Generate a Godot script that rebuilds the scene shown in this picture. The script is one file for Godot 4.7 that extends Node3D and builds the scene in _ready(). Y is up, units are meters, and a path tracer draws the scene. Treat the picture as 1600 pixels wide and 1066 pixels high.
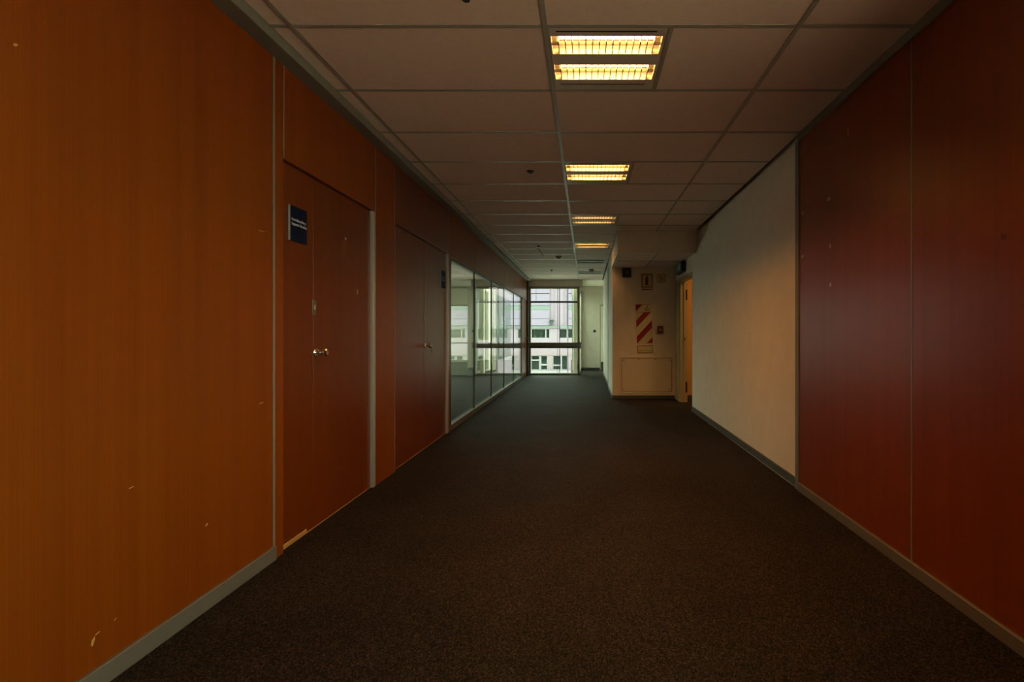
extends Node3D
# A dim office corridor: wood laminate walls with recessed doors, a glazed partition, a suspended ceiling with louvred lamps,
# a white niche with fire-safety signs, and a window at the far end. x is across, y is up, depth d runs along -z.

const FOCAL := 749.5            # pixels of a 1600 x 1066 frame
const EYE := 1.152
const ROOF := 2.6
const LEFT := -1.58
const RIGHT := 1.56
const ROW0 := 2.2675            # near edge of the ceiling row that holds the first lamp
const LAMP_COLOR := Color(1.0, 0.66, 0.30)

var mats := {}
var meshes := {}
var taken := {}
var rng := RandomNumberGenerator.new()

# ---------------------------------------------------------------- helpers

func set_up_view():
	var cam := Camera3D.new()
	cam.name = "camera"
	add_child(cam)
	cam.projection = Camera3D.PROJECTION_FRUSTUM
	var near := 0.05
	cam.keep_aspect = Camera3D.KEEP_HEIGHT
	cam.near = near
	cam.far = 200.0
	cam.size = 2.0 * near * 533.0 / FOCAL
	cam.frustum_offset = Vector2(-114.9 / FOCAL * near, -12.6 / FOCAL * near)
	cam.position = Vector3(0, EYE, 0)
	cam.current = true

	var sky_mat := ProceduralSkyMaterial.new()
	sky_mat.sky_top_color = Color(0.885, 1.0, 0.865)
	sky_mat.sky_horizon_color = Color(0.885, 1.0, 0.865)
	sky_mat.ground_horizon_color = Color(0.42, 0.44, 0.42)
	sky_mat.ground_bottom_color = Color(0.38, 0.40, 0.38)
	sky_mat.sky_energy_multiplier = 1.0
	sky_mat.ground_energy_multiplier = 1.0
	var sky := Sky.new()
	sky.sky_material = sky_mat
	var env := Environment.new()
	env.background_mode = Environment.BG_SKY
	env.sky = sky
	env.background_energy_multiplier = 8.0
	env.tonemap_mode = Environment.TONE_MAPPER_LINEAR
	env.tonemap_exposure = 1.0
	env.sdfgi_enabled = true
	env.ssao_enabled = true
	env.ssil_enabled = true
	var we := WorldEnvironment.new()
	we.name = "world_environment"
	we.environment = env
	add_child(we)

func numbered(called: String) -> String:
	if not taken.has(called):
		taken[called] = 0
		return called
	taken[called] += 1
	return "%s_%03d" % [called, taken[called]]

func thing(called: String, label: String, category: String, at := Vector3.ZERO, group := "", kind := "") -> Node3D:
	var o := Node3D.new()
	o.name = numbered(called)
	add_child(o)
	o.position = at
	o.set_meta("label", label)
	o.set_meta("category", category)
	if group != "":
		o.set_meta("group", group)
	if kind != "":
		o.set_meta("kind", kind)
	return o

func structure(called: String, label: String, category: String) -> Node3D:
	return thing(called, label, category, Vector3.ZERO, "", "structure")

func put(parent: Node3D, called: String, mesh: Mesh, mat: Material, at := Vector3.ZERO, turn := Vector3.ZERO) -> MeshInstance3D:
	var o := MeshInstance3D.new()
	o.name = called
	o.mesh = mesh
	o.material_override = mat
	parent.add_child(o, true)
	o.position = at
	o.rotation = turn
	return o

func origin(n: Node) -> Vector3:
	var p := Vector3.ZERO
	while n != self and n is Node3D:
		p += n.position
		n = n.get_parent()
	return p

# a box between two x, two heights and two depths, given in the place's own coordinates, with chamfered edges
func slab(parent: Node3D, called: String, mat: Material, x0: float, x1: float, y0: float, y1: float, d0: float, d1: float, chamfer := 0.0) -> MeshInstance3D:
	var size := Vector3(absf(x1 - x0), absf(y1 - y0), absf(d1 - d0))
	var centre := Vector3((x0 + x1) / 2, (y0 + y1) / 2, -(d0 + d1) / 2)
	return put(parent, called, block(size, chamfer), mat, centre - origin(parent))

func block(size: Vector3, chamfer := 0.0) -> Mesh:
	var key := "b%.5f_%.5f_%.5f_%.5f" % [size.x, size.y, size.z, chamfer]
	if meshes.has(key):
		return meshes[key]
	var c: float = minf(chamfer, 0.3 * minf(size.x, minf(size.y, size.z)))
	if c <= 0.0:
		var bm := BoxMesh.new()
		bm.size = size
		meshes[key] = bm
		return bm
	var st := SurfaceTool.new()
	st.begin(Mesh.PRIMITIVE_TRIANGLES)
	var h := size / 2
	var corner := func(axis: int, s: Vector3) -> Vector3:
		var p := Vector3.ZERO
		for k in 3:
			p[k] = s[k] * (h[k] if k == axis else h[k] - c)
		return p
	for a in 3:
		var b := (a + 1) % 3
		var g := (a + 2) % 3
		for s in [-1.0, 1.0]:
			var n := Vector3.ZERO
			n[a] = s
			var q := []
			for w in [[-1.0, -1.0], [1.0, -1.0], [1.0, 1.0], [-1.0, 1.0]]:
				var sg := Vector3.ZERO
				sg[a] = s
				sg[b] = w[0]
				sg[g] = w[1]
				q.append(corner.call(a, sg))
			quad(st, q, n)
			for t in [-1.0, 1.0]:
				var n2 := Vector3.ZERO
				n2[a] = s
				n2[b] = t
				var e := []
				for w in [[a, -1.0], [a, 1.0], [b, 1.0], [b, -1.0]]:
					var sg2 := Vector3.ZERO
					sg2[a] = s
					sg2[b] = t
					sg2[g] = w[1]
					e.append(corner.call(w[0], sg2))
				quad(st, e, n2.normalized())
	for sx in [-1.0, 1.0]:
		for sy in [-1.0, 1.0]:
			for sz in [-1.0, 1.0]:
				var sv := Vector3(sx, sy, sz)
				tri(st, corner.call(0, sv), corner.call(1, sv), corner.call(2, sv), sv.normalized())
	var m := st.commit()
	meshes[key] = m
	return m

func quad(st: SurfaceTool, q: Array, n: Vector3):
	tri(st, q[0], q[1], q[2], n)
	tri(st, q[0], q[2], q[3], n)

func tri(st: SurfaceTool, a: Vector3, b: Vector3, c: Vector3, n: Vector3):
	st.set_normal(n)
	if (b - a).cross(c - a).dot(n) > 0:
		st.add_vertex(a); st.add_vertex(c); st.add_vertex(b)
	else:
		st.add_vertex(a); st.add_vertex(b); st.add_vertex(c)

# a turned shape about the y axis from [radius, height] pairs
func lathe(profile: Array, seg := 24) -> Mesh:
	var st := SurfaceTool.new()
	st.begin(Mesh.PRIMITIVE_TRIANGLES)
	for i in profile.size() - 1:
		var r0: float = profile[i][0]
		var y0: float = profile[i][1]
		var r1: float = profile[i + 1][0]
		var y1: float = profile[i + 1][1]
		for k in seg:
			var a0 := TAU * k / seg
			var a1 := TAU * (k + 1) / seg
			var p00 := Vector3(r0 * cos(a0), y0, r0 * sin(a0))
			var p01 := Vector3(r0 * cos(a1), y0, r0 * sin(a1))
			var p10 := Vector3(r1 * cos(a0), y1, r1 * sin(a0))
			var p11 := Vector3(r1 * cos(a1), y1, r1 * sin(a1))
			var along := Vector2(r1 - r0, y1 - y0)
			var nr := Vector2(along.y, -along.x).normalized()
			var am := (a0 + a1) / 2
			var n := Vector3(nr.x * cos(am), nr.y, nr.x * sin(am))
			if r0 > 0.0:
				tri(st, p00, p01, p11, n)
			if r1 > 0.0:
				tri(st, p00, p11, p10, n)
	return st.commit()

# a flat plate with an outline, extruded along z
func plate(points: PackedVector2Array, thick: float) -> Mesh:
	var st := SurfaceTool.new()
	st.begin(Mesh.PRIMITIVE_TRIANGLES)
	var idx := Geometry2D.triangulate_polygon(points)
	for i in range(0, idx.size(), 3):
		var t := []
		for k in 3:
			var p := points[idx[i + k]]
			t.append(Vector3(p.x, p.y, thick / 2))
		tri(st, t[0], t[1], t[2], Vector3(0, 0, 1))
		var bk := []
		for v in t:
			bk.append(Vector3(v.x, v.y, -thick / 2))
		tri(st, bk[0], bk[1], bk[2], Vector3(0, 0, -1))
	var clock := Geometry2D.is_polygon_clockwise(points)
	for i in points.size():
		var a := points[i]
		var b := points[(i + 1) % points.size()]
		var e := (b - a).normalized()
		var n := Vector3(-e.y, e.x, 0) if clock else Vector3(e.y, -e.x, 0)
		quad(st, [Vector3(a.x, a.y, thick / 2), Vector3(b.x, b.y, thick / 2), Vector3(b.x, b.y, -thick / 2), Vector3(a.x, a.y, -thick / 2)], n)
	return st.commit()

func text_mesh(words: String, height: float, depth := 0.0015) -> TextMesh:
	var f := SystemFont.new()
	f.font_names = PackedStringArray(["Droid Sans"])
	var t := TextMesh.new()
	t.text = words
	t.font = f
	t.font_size = 64
	t.pixel_size = height / 64.0
	t.depth = depth
	t.horizontal_alignment = HORIZONTAL_ALIGNMENT_LEFT
	t.curve_step = 4.0
	return t

func paint(r: float, g: float, b: float, rough := 0.6, metal := 0.0) -> StandardMaterial3D:
	var m := StandardMaterial3D.new()
	m.albedo_color = Color(r, g, b).linear_to_srgb()
	m.roughness = rough
	m.metallic = metal
	return m

func textured(img: Image, scale: Vector3, rough: float, tint := Color(1, 1, 1)) -> StandardMaterial3D:
	var m := StandardMaterial3D.new()
	m.albedo_texture = ImageTexture.create_from_image(img)
	m.albedo_color = tint
	m.uv1_triplanar = true
	m.uv1_world_triplanar = true
	m.uv1_triplanar_sharpness = 8.0
	m.uv1_scale = scale
	m.roughness = rough
	return m

func image_from(w: int, h: int, f: Callable) -> Image:
	var data := PackedByteArray()
	data.resize(w * h * 3)
	var i := 0
	for y in h:
		for x in w:
			var c: Color = f.call(x, y)
			data[i] = clampi(int(c.r * 255.0), 0, 255)
			data[i + 1] = clampi(int(c.g * 255.0), 0, 255)
			data[i + 2] = clampi(int(c.b * 255.0), 0, 255)
			i += 3
	return Image.create_from_data(w, h, false, Image.FORMAT_RGB8, data)

# ---------------------------------------------------------------- materials

func make_materials():
	# wood laminate: fine upright grain, a little broader banding
	var n := FastNoiseLite.new()
	n.seed = 11
	n.frequency = 0.5
	n.fractal_octaves = 3
	var n2 := FastNoiseLite.new()
	n2.seed = 5
	n2.frequency = 0.02
	var W := 1024
	var H := 256
	var fine := PackedFloat32Array()
	fine.resize(W)
	for x in W:
		fine[x] = rng.randf_range(-1, 1)
	var wood_img := image_from(W, H, func(x: int, y: int) -> Color:
		var a := TAU * x / W
		var g := 0.55 * fine[x] * (0.75 + 0.35 * sin(y * 0.06 + fine[x] * 20.0)) + 0.45 * fine[(x + 1) % W]
		var flow := n.get_noise_3d(cos(a) * 70.0, sin(a) * 70.0, sin(TAU * y / H) * 1.2)
		var band := n2.get_noise_3d(cos(a) * 90.0, sin(a) * 90.0, sin(TAU * y / H) * 8.0)
		var v := 1.0 + 0.042 * g + 0.06 * flow + 0.07 * band
		return Color(0.515 * v, (0.238 + 0.012 * band) * v, 0.022 * v))
	mats.wood = textured(wood_img, Vector3(1.1, 0.42, 1.1), 0.36)
	mats.wood.metallic_specular = 0.4
	mats.wood_door = textured(wood_img, Vector3(1.4, 0.37, 1.4), 0.30, Color(0.84, 0.78, 0.70))
	mats.wood_door.uv1_offset = Vector3(0.37, 0.1, 0.21)
	mats.wood_red = textured(wood_img, Vector3(1.2, 0.42, 1.2), 0.32, Color(0.96, 0.93, 0.7))
	mats.wood_red.uv1_offset = Vector3(0.6, 0.3, 0.6)
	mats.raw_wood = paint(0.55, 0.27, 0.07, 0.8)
	mats.scuff = paint(0.55, 0.42, 0.30, 0.8)
	mats.dent = paint(0.12, 0.03, 0.01, 0.8)

	# carpet: speckled brown, grey and a few ochre and rust tufts
	var nc := FastNoiseLite.new()
	nc.seed = 31
	nc.frequency = 0.012
	nc.fractal_octaves = 4
	var CS := 1024
	var speck := PackedFloat32Array()
	speck.resize(CS * CS)
	for i in CS * CS:
		speck[i] = rng.randf()
	var carpet_img := image_from(CS, CS, func(x: int, y: int) -> Color:
		var s := 0.35 * speck[y * CS + x] + 0.40 * speck[(y >> 1) * CS + (x >> 1) + 500] + 0.25 * speck[((y + 1) % CS) * CS + x]
		var u := speck[((y >> 1) * 523 + (x >> 1) * 7 + 91) % (CS * CS)]
		var wx := sin(TAU * x / CS)
		var wy := sin(TAU * y / CS)
		var big := nc.get_noise_2d(wx * 90.0 + 37.0 * cos(TAU * x / CS), wy * 90.0 + 37.0 * cos(TAU * y / CS))
		var v := -0.035 + 0.375 * s + 0.025 * big
		var c := Color(v * 1.02, v * 0.93, v * 0.84)
		if u > 0.965:
			c = Color(v * 1.45, v * 1.10, v * 0.75)
		elif u > 0.93:
			c = Color(v * 1.35, v * 0.80, v * 0.60)
		elif u < 0.06:
			c = Color(v * 0.55, v * 0.53, v * 0.52)
		return c)
	mats.carpet = textured(carpet_img, Vector3(0.36, 0.36, 0.36), 0.74)
	mats.carpet.metallic_specular = 0.24

	# mineral-fibre ceiling tile: pale with small pores
	var nt := FastNoiseLite.new()
	nt.seed = 77
	nt.frequency = 0.03
	var tile_img := image_from(512, 512, func(x: int, y: int) -> Color:
		var s := speck[(y * 512 + x) * 3 % (CS * CS)]
		var b := nt.get_noise_2d(x, y)
		var v := 0.93 + 0.02 * b + 0.03 * (s - 0.5)
		if s > 0.992 and b > -0.1:
			v *= 0.86
		return Color(v, v * 0.925, v * 0.895))
	mats.tile = textured(tile_img, Vector3(0.83, 0.83, 0.83), 0.9)
	mats.tile.metallic_specular = 0.3

	# painted plaster
	var plaster_img := image_from(512, 512, func(x: int, y: int) -> Color:
		var s := speck[(y * 512 + x) * 5 % (CS * CS)]
		var b := nt.get_noise_2d(x * 0.5 + 300.0, y * 0.5)
		var v := 0.88 + 0.025 * b + 0.012 * (s - 0.5)
		return Color(v, v * 0.96, v * 0.90))
	mats.plaster = textured(plaster_img, Vector3(0.5, 0.5, 0.5), 0.75)

	mats.bar = paint(0.36, 0.35, 0.32, 0.38)
	mats.bar.metallic_specular = 0.6
	mats.grey_trim = paint(0.19, 0.19, 0.165, 0.6)
	mats.grey_base = paint(0.14, 0.127, 0.105, 0.55)
	mats.dark_base = paint(0.06, 0.07, 0.065, 0.45)
	mats.aluminium = paint(0.60, 0.56, 0.52, 0.42, 0.55)
	mats.alu_line = paint(0.27, 0.25, 0.22, 0.5, 0.2)
	mats.steel = paint(0.75, 0.73, 0.70, 0.16, 1.0)
	mats.brass = paint(0.17, 0.14, 0.075, 0.45, 0.4)
	mats.pale_brass = paint(0.92, 0.90, 0.80, 0.22, 0.6)
	mats.black = paint(0.015, 0.015, 0.015, 0.45)
	mats.dark_grey = paint(0.05, 0.05, 0.048, 0.5)
	mats.mullion = paint(0.06, 0.06, 0.055, 0.5)
	mats.window_frame = paint(0.27, 0.24, 0.20, 0.5)
	mats.cream = paint(0.60, 0.56, 0.42, 0.55)
	mats.office_grey = paint(0.34, 0.35, 0.30, 0.7)
	mats.ochre = paint(0.62, 0.36, 0.10, 0.7)
	mats.frame_paint = paint(0.42, 0.36, 0.20, 0.5)
	mats.lamp_white = paint(0.62, 0.58, 0.53, 0.45)
	mats.reflector = paint(0.52, 0.50, 0.46, 0.3)
	mats.blade = paint(0.05, 0.048, 0.044, 0.35)
	mats.socket = paint(0.55, 0.54, 0.52, 0.4)
	mats.dark_tube = paint(0.80, 0.80, 0.78, 0.25)
	mats.plastic = paint(0.72, 0.70, 0.64, 0.45)
	mats.sign_blue = paint(0.004, 0.009, 0.030, 0.6)
	mats.sign_blue.metallic_specular = 0.25
	mats.sign_edge = paint(0.35, 0.37, 0.40, 0.35, 0.3)
	mats.sign_white = paint(0.75, 0.75, 0.78, 0.6)
	mats.board_cream = paint(0.62, 0.56, 0.36, 0.55)
	mats.sign_tan = paint(0.62, 0.50, 0.24, 0.55)
	mats.red = paint(0.28, 0.012, 0.022, 0.5)
	mats.dark_red = paint(0.14, 0.012, 0.012, 0.5)
	mats.brown_line = paint(0.20, 0.09, 0.03, 0.6)
	mats.green = paint(0.09, 0.36, 0.23, 0.4)
	mats.panel_white = paint(0.70, 0.64, 0.54, 0.6)
	mats.blind = paint(0.5, 0.52, 0.45, 0.85)
	mats.blind.backlight_enabled = true
	mats.blind.backlight = Color(0.5, 0.52, 0.46)
	mats.blind_pale = paint(0.72, 0.72, 0.62, 0.85)
	mats.blind_pale.backlight_enabled = true
	mats.blind_pale.backlight = Color(0.55, 0.55, 0.46)

	var pane := StandardMaterial3D.new()
	pane.transparency = BaseMaterial3D.TRANSPARENCY_ALPHA
	pane.albedo_color = Color(0.55, 0.72, 0.64, 0.06)
	pane.roughness = 0.0
	mats.glass = pane
	var tinted := StandardMaterial3D.new()
	tinted.transparency = BaseMaterial3D.TRANSPARENCY_ALPHA
	tinted.albedo_color = Color(0.35, 0.50, 0.43, 0.10)
	tinted.roughness = 0.0
	mats.glass_partition = tinted

	var tube := StandardMaterial3D.new()
	tube.albedo_color = Color(0.9, 0.9, 0.88)
	tube.emission_enabled = true
	tube.emission = Color(1.0, 0.80, 0.52)
	tube.emission_energy_multiplier = 10.0
	mats.tube = tube

	# outside
	mats.out_white = paint(0.218, 0.160, 0.222, 0.8)
	mats.out_lavender = paint(0.181, 0.142, 0.218, 0.8)
	mats.out_pink = paint(0.205, 0.148, 0.186, 0.8)
	mats.out_green = paint(0.113, 0.136, 0.138, 0.4)
	mats.out_frame = paint(0.237, 0.212, 0.244, 0.6)
	mats.out_dark = paint(0.022, 0.034, 0.033, 0.6)
	mats.out_grey = paint(0.050, 0.056, 0.050, 0.6)
	mats.out_pave = paint(0.76, 0.46, 0.35, 0.9)  # reddish so the added ground outside throws warm light on the ceiling
	mats.bounce_deck = paint(0.74, 0.74, 0.70, 0.9)  # kept pale so the added deck bounces daylight indoors
	mats.leaf = paint(0.03, 0.075, 0.035, 0.6)
	mats.leaf_pale = paint(0.13, 0.18, 0.12, 0.6)
	mats.out_glass = StandardMaterial3D.new()
	mats.out_glass.transparency = BaseMaterial3D.TRANSPARENCY_ALPHA
	mats.out_glass.albedo_color = Color(0.2, 0.27, 0.26, 0.12)
	mats.out_glass.roughness = 0.0
	mats.out_glass.metallic_specular = 0.2

# ---------------------------------------------------------------- setting

func build_shell():
	var floor_ := structure("floor", "dark brown speckled carpet running the length of the corridor", "floor")
	slab(floor_, "carpet", mats.carpet, -6.7, 1.72, -0.12, 0.0, -3.2, 13.2)
	slab(floor_, "carpet", mats.carpet, 1.72, 4.2, -0.12, 0.0, 5.3, 13.2)
	slab(floor_, "carpet", mats.carpet, -0.24, 3.3, -0.12, 0.0, 13.2, 17.9)

	build_ceiling()
	build_wall_left()
	build_wall_right()
	build_niche()
	build_end()
	build_office()

func build_ceiling():
	var c := structure("ceiling", "suspended ceiling of pale tiles in a grey metal grid", "ceiling")
	slab(c, "roof_slab", mats.plaster, -6.7, 4.3, 2.78, 2.95, -3.3, 13.25)
	slab(c, "roof_slab", mats.plaster, -0.4, 3.3, 2.78, 2.95, 13.25, 17.9)
	var lines := [-1.492, -1.392, -0.192, 1.008, RIGHT]
	var lamp_rows := [-6, -3, 0, 3, 6, 9, 12, 15]
	for k in range(-9, 19):
		var d0 := ROW0 + 0.6 * k
		var d1 := minf(d0 + 0.6, 13.1)
		if d1 - d0 < 0.05:
			continue
		for j in 4:
			var x0: float = lines[j]
			var x1: float = lines[j + 1]
			if j == 2 and lamp_rows.has(k):
				x0 = 0.408
			if d0 > 6.6:
				x1 = minf(x1, 0.455)
			var e1 := d1
			if x1 > 0.5 and d1 > 6.81:
				e1 = 6.81
			if x1 - x0 < 0.02:
				continue
			if j == 2 and e1 < d1:
				slab(c, "ceiling_tile", mats.tile, x0 + 0.002, 0.453, ROOF + 0.004, ROOF + 0.02, e1 + 0.002, d1 - 0.002, 0.003)
			slab(c, "ceiling_tile", mats.tile, x0 + 0.002, x1 - 0.002, ROOF + 0.004, ROOF + 0.02, d0 + 0.002, e1 - 0.002, 0.003)
		if d0 < 13.0 and d0 > -3.1:
			slab(c, "cross_bar", mats.bar, -1.492, RIGHT if d0 < 6.8 else 0.465, ROOF + 0.001, ROOF + 0.03, d0 - 0.012, d0 + 0.012)
		if lamp_rows.has(k):
			slab(c, "short_bar", mats.bar, 0.396, 0.420, ROOF + 0.001, ROOF + 0.03, d0 + 0.013, d1 - 0.013)
	slab(c, "main_bar", mats.bar, -1.404, -1.380, ROOF, ROOF + 0.04, -3.1, 13.1)
	slab(c, "main_bar", mats.bar, -0.204, -0.180, ROOF, ROOF + 0.04, -3.1, 13.1)
	slab(c, "main_bar", mats.bar, 0.996, 1.020, ROOF, ROOF + 0.04, -3.1, 6.81)
	# plain ceilings of the rooms that open off the corridor
	slab(c, "office_ceiling", mats.tile, -6.6, -1.70, ROOF, ROOF + 0.03, 5.2, 13.1)
	slab(c, "side_room_ceiling", mats.tile, 1.68, 4.2, ROOF, ROOF + 0.03, 5.3, 8.4)
	slab(c, "recess_ceiling", mats.plaster, -0.2, 3.3, ROOF, ROOF + 0.03, 13.1, 18.2)

	var t1 := structure("trim_1", "dark grey moulding along the ceiling above the wood wall with doors", "trim")
	slab(t1, "moulding", mats.grey_trim, -1.60, -1.490, 2.552, ROOF + 0.02, -3.1, 13.05, 0.003)
	var t2 := structure("trim_2", "dark grey moulding along the ceiling above the plain red wood panels", "trim")
	slab(t2, "moulding", mats.grey_trim, 1.545, 1.62, 2.552, ROOF + 0.02, -3.1, 3.50, 0.003)

func build_wall_left():
	var w := structure("wall_left", "orange brown wood laminate wall with two recessed doors", "wall")
	slab(w, "core", mats.plaster, -1.74, -1.66, 0, 2.78, -3.1, 5.62)
	var f := LEFT
	# full-height panels
	slab(w, "panel", mats.wood, -1.66, f, 0, 2.58, -3.1, 1.05, 0.002)
	slab(w, "panel", mats.wood, -1.66, f, 0, 2.58, 1.056, 2.425, 0.002)
	slab(w, "panel", mats.wood, -1.66, f, 0, 2.58, 2.439, 2.509, 0.002)
	slab(w, "panel", mats.wood, -1.66, f, 0, 2.58, 3.614, 3.970, 0.002)
	slab(w, "panel", mats.wood_door, -1.66, f, 0, 2.58, 5.540, 5.620, 0.002)
	# panels over the doors
	slab(w, "panel", mats.wood, -1.66, f, 2.065, 2.58, 2.515, 3.608, 0.002)
	slab(w, "panel", mats.wood_door, -1.66, f, 2.065, 2.58, 3.976, 5.534, 0.002)
	# panels over the glazing
	for k in 5:
		slab(w, "panel", mats.wood, -1.66, f, 2.05, 2.58, 5.626 + 1.265 * k, 5.626 + 1.265 * (k + 1) - 0.006, 0.002)
	slab(w, "panel", mats.wood, -1.66, f, 2.05, 2.58, 11.957, 13.1, 0.002)
	slab(w, "core", mats.plaster, -1.74, -1.66, 2.06, 2.78, 5.62, 13.1)
	# thin metal strips in the joints
	for d in [[2.425, 2.439, 0.0], [2.509, 2.515, 2.065], [3.608, 3.614, 2.065], [3.970, 3.976, 0.0], [5.534, 5.540, 2.065]]:
		slab(w, "joint_strip", mats.alu_line, -1.64, f + 0.0015, d[2], 2.56, d[0], d[1])
	# scratches and chips in the laminate; the topmost mark paints a sheen spot
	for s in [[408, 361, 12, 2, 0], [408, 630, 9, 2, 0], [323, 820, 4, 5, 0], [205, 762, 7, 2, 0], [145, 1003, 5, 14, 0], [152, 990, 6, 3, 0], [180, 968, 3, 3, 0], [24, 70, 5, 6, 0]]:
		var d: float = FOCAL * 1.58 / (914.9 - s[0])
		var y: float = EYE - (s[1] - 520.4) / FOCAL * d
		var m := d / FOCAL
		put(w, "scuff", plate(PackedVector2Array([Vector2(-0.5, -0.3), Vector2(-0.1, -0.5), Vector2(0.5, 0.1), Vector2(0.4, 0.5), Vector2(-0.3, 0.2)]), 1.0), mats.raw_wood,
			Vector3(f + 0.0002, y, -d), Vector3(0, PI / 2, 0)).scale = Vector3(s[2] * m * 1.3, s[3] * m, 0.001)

	var b := structure("baseboard_left", "grey baseboard under the orange wood panel before the first door", "baseboard")
	slab(b, "board", mats.grey_base, -1.60, -1.566, 0, 0.072, -3.1, 2.437, 0.004)

	build_left_doors()
	build_glass_partition()

func knob(parent: Node3D, x: float, y: float, d: float):
	var prof := [[0.0, 0.0], [0.024, 0.0], [0.026, 0.004], [0.022, 0.008], [0.010, 0.010], [0.009, 0.030], [0.014, 0.036], [0.024, 0.044], [0.0265, 0.054], [0.024, 0.064], [0.014, 0.070], [0.0, 0.071]]
	put(parent, "knob", lathe(prof, 28), mats.steel, Vector3(x, y, -d) - origin(parent), Vector3(0, 0, -PI / 2))

func build_left_doors():
	var d1 := structure("door_1", "wood door with a narrow fixed leaf, steel knob and blue plaque", "door")
	var fx := -1.600
	slab(d1, "side_leaf", mats.wood_door, -1.645, fx, 0.008, 2.06, 2.512, 2.8172, 0.0006)
	slab(d1, "leaf", mats.wood_door, -1.645, fx, 0.008, 2.06, 2.8188, 3.563, 0.0006)
	slab(d1, "seam", mats.black, -1.645, -1.604, 0.01, 2.06, 2.8172, 2.8188)
	slab(d1, "jamb", mats.aluminium, -1.65, -1.579, 0, 2.062, 3.567, 3.608, 0.002)
	slab(d1, "sill", mats.raw_wood, -1.66, -1.603, 0.0, 0.007, 2.512, 3.563)  # thin paler strip along the foot of both leaves
	slab(d1, "splintered_edge", mats.raw_wood, -1.602, -1.5965, 0.012, 0.030, 2.53, 2.75, 0.002)
	for s in [[2.56, 0.05, 0.05], [2.63, 0.038, 0.03], [2.70, 0.034, 0.04]]:
		put(d1, "chip", plate(PackedVector2Array([Vector2(-0.5, -0.5), Vector2(0.4, -0.4), Vector2(0.5, 0.1), Vector2(0.1, 0.5), Vector2(-0.3, 0.1)]), 1.0), mats.dent,
			Vector3(fx + 0.0003, s[1], -s[0]), Vector3(0, PI / 2, 0)).scale = Vector3(s[2], 0.02, 0.001)
	var lp := slab(d1, "lock_plate", mats.brass, fx, fx + 0.004, 1.256, 1.346, 2.806, 2.848, 0.001)
	put(lp, "keyhole", lathe([[0.0, 0.0], [0.0075, 0.0], [0.0075, 0.006], [0.0, 0.006]], 16), mats.pale_brass, Vector3(0.0, 0.008, 0.0), Vector3(0, 0, -PI / 2))
	slab(lp, "key_slot", mats.pale_brass, fx + 0.004, fx + 0.0065, 1.289, 1.305, 2.823, 2.831)
	knob(d1, fx, 1.036, 2.842)
	for s in [[540, 373, 3, 3], [558.5, 456, 2, 7]]:
		var d: float = FOCAL * 1.6 / (914.9 - s[0])
		slab(d1, "scuff", mats.scuff, fx, fx + 0.0006, EYE - (s[1] + s[3] / 2.0 - 520.4) / FOCAL * d, EYE - (s[1] - s[3] / 2.0 - 520.4) / FOCAL * d, d - s[2] * 0.004, d + s[2] * 0.004)
	door_sign(2.580, 2.742, "dark blue door plaque with two lines of white lettering, beside the lock plate", true)

	var d2 := structure("door_2", "wood double door between the wood pier and the glass partition", "door")
	slab(d2, "leaf", mats.wood_door, -1.645, fx, 0.008, 2.06, 3.978, 4.747, 0.0015)
	slab(d2, "leaf", mats.wood_door, -1.645, fx, 0.008, 2.06, 4.752, 5.490, 0.0015)
	slab(d2, "jamb", mats.aluminium, -1.65, -1.579, 0, 2.062, 5.494, 5.534, 0.002)
	slab(d2, "sill", mats.raw_wood, -1.66, -1.603, 0.0, 0.007, 3.978, 5.49)  # same paler strip along the foot of the double door
	slab(d2, "seam", mats.black, -1.645, -1.606, 0.01, 2.06, 4.747, 4.752)
	var lp2 := slab(d2, "lock_plate", mats.brass, fx, fx + 0.004, 1.256, 1.338, 4.728, 4.772, 0.001)
	put(lp2, "keyhole", lathe([[0.0, 0.0], [0.0075, 0.0], [0.0075, 0.006], [0.0, 0.006]], 16), mats.pale_brass, Vector3(0.0, 0.005, 0.0), Vector3(0, 0, -PI / 2))
	knob(d2, fx, 1.025, 4.775)
	slab(d2, "key", mats.dark_grey, -1.536, -1.532, 0.955, 1.005, 4.768, 4.788, 0.001)
	slab(d2, "key_blade", mats.steel, -1.5355, -1.5325, 1.003, 1.030, 4.7755, 4.7805)
	door_sign(5.285, 5.447, "dark door plaque on the double door next to the glass partition", false)

	var d3 := structure("door_3", "wood door with a dark lever handle beyond the glass panes", "door")
	slab(d3, "leaf", mats.wood, -1.645, -1.592, 0.008, 2.04, 11.99, 12.90, 0.002)
	slab(d3, "jamb", mats.window_frame, -1.66, -1.582, 0, 2.05, 11.955, 11.988, 0.002)
	slab(d3, "head", mats.mullion, -1.66, -1.574, 2.02, 2.052, 11.96, 12.93, 0.002)
	slab(d3, "post", mats.mullion, -1.74, -1.548, 0, 2.58, 12.92, 13.06, 0.002)
	var rose := slab(d3, "handle_plate", mats.dark_grey, -1.592, -1.586, 0.97, 1.05, 12.72, 12.76, 0.001)
	slab(rose, "lever", mats.dark_grey, -1.586, -1.535, 1.008, 1.024, 12.735, 12.751, 0.003)
	slab(rose, "grip", mats.dark_grey, -1.548, -1.532, 1.006, 1.026, 12.62, 12.75, 0.004)

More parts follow.
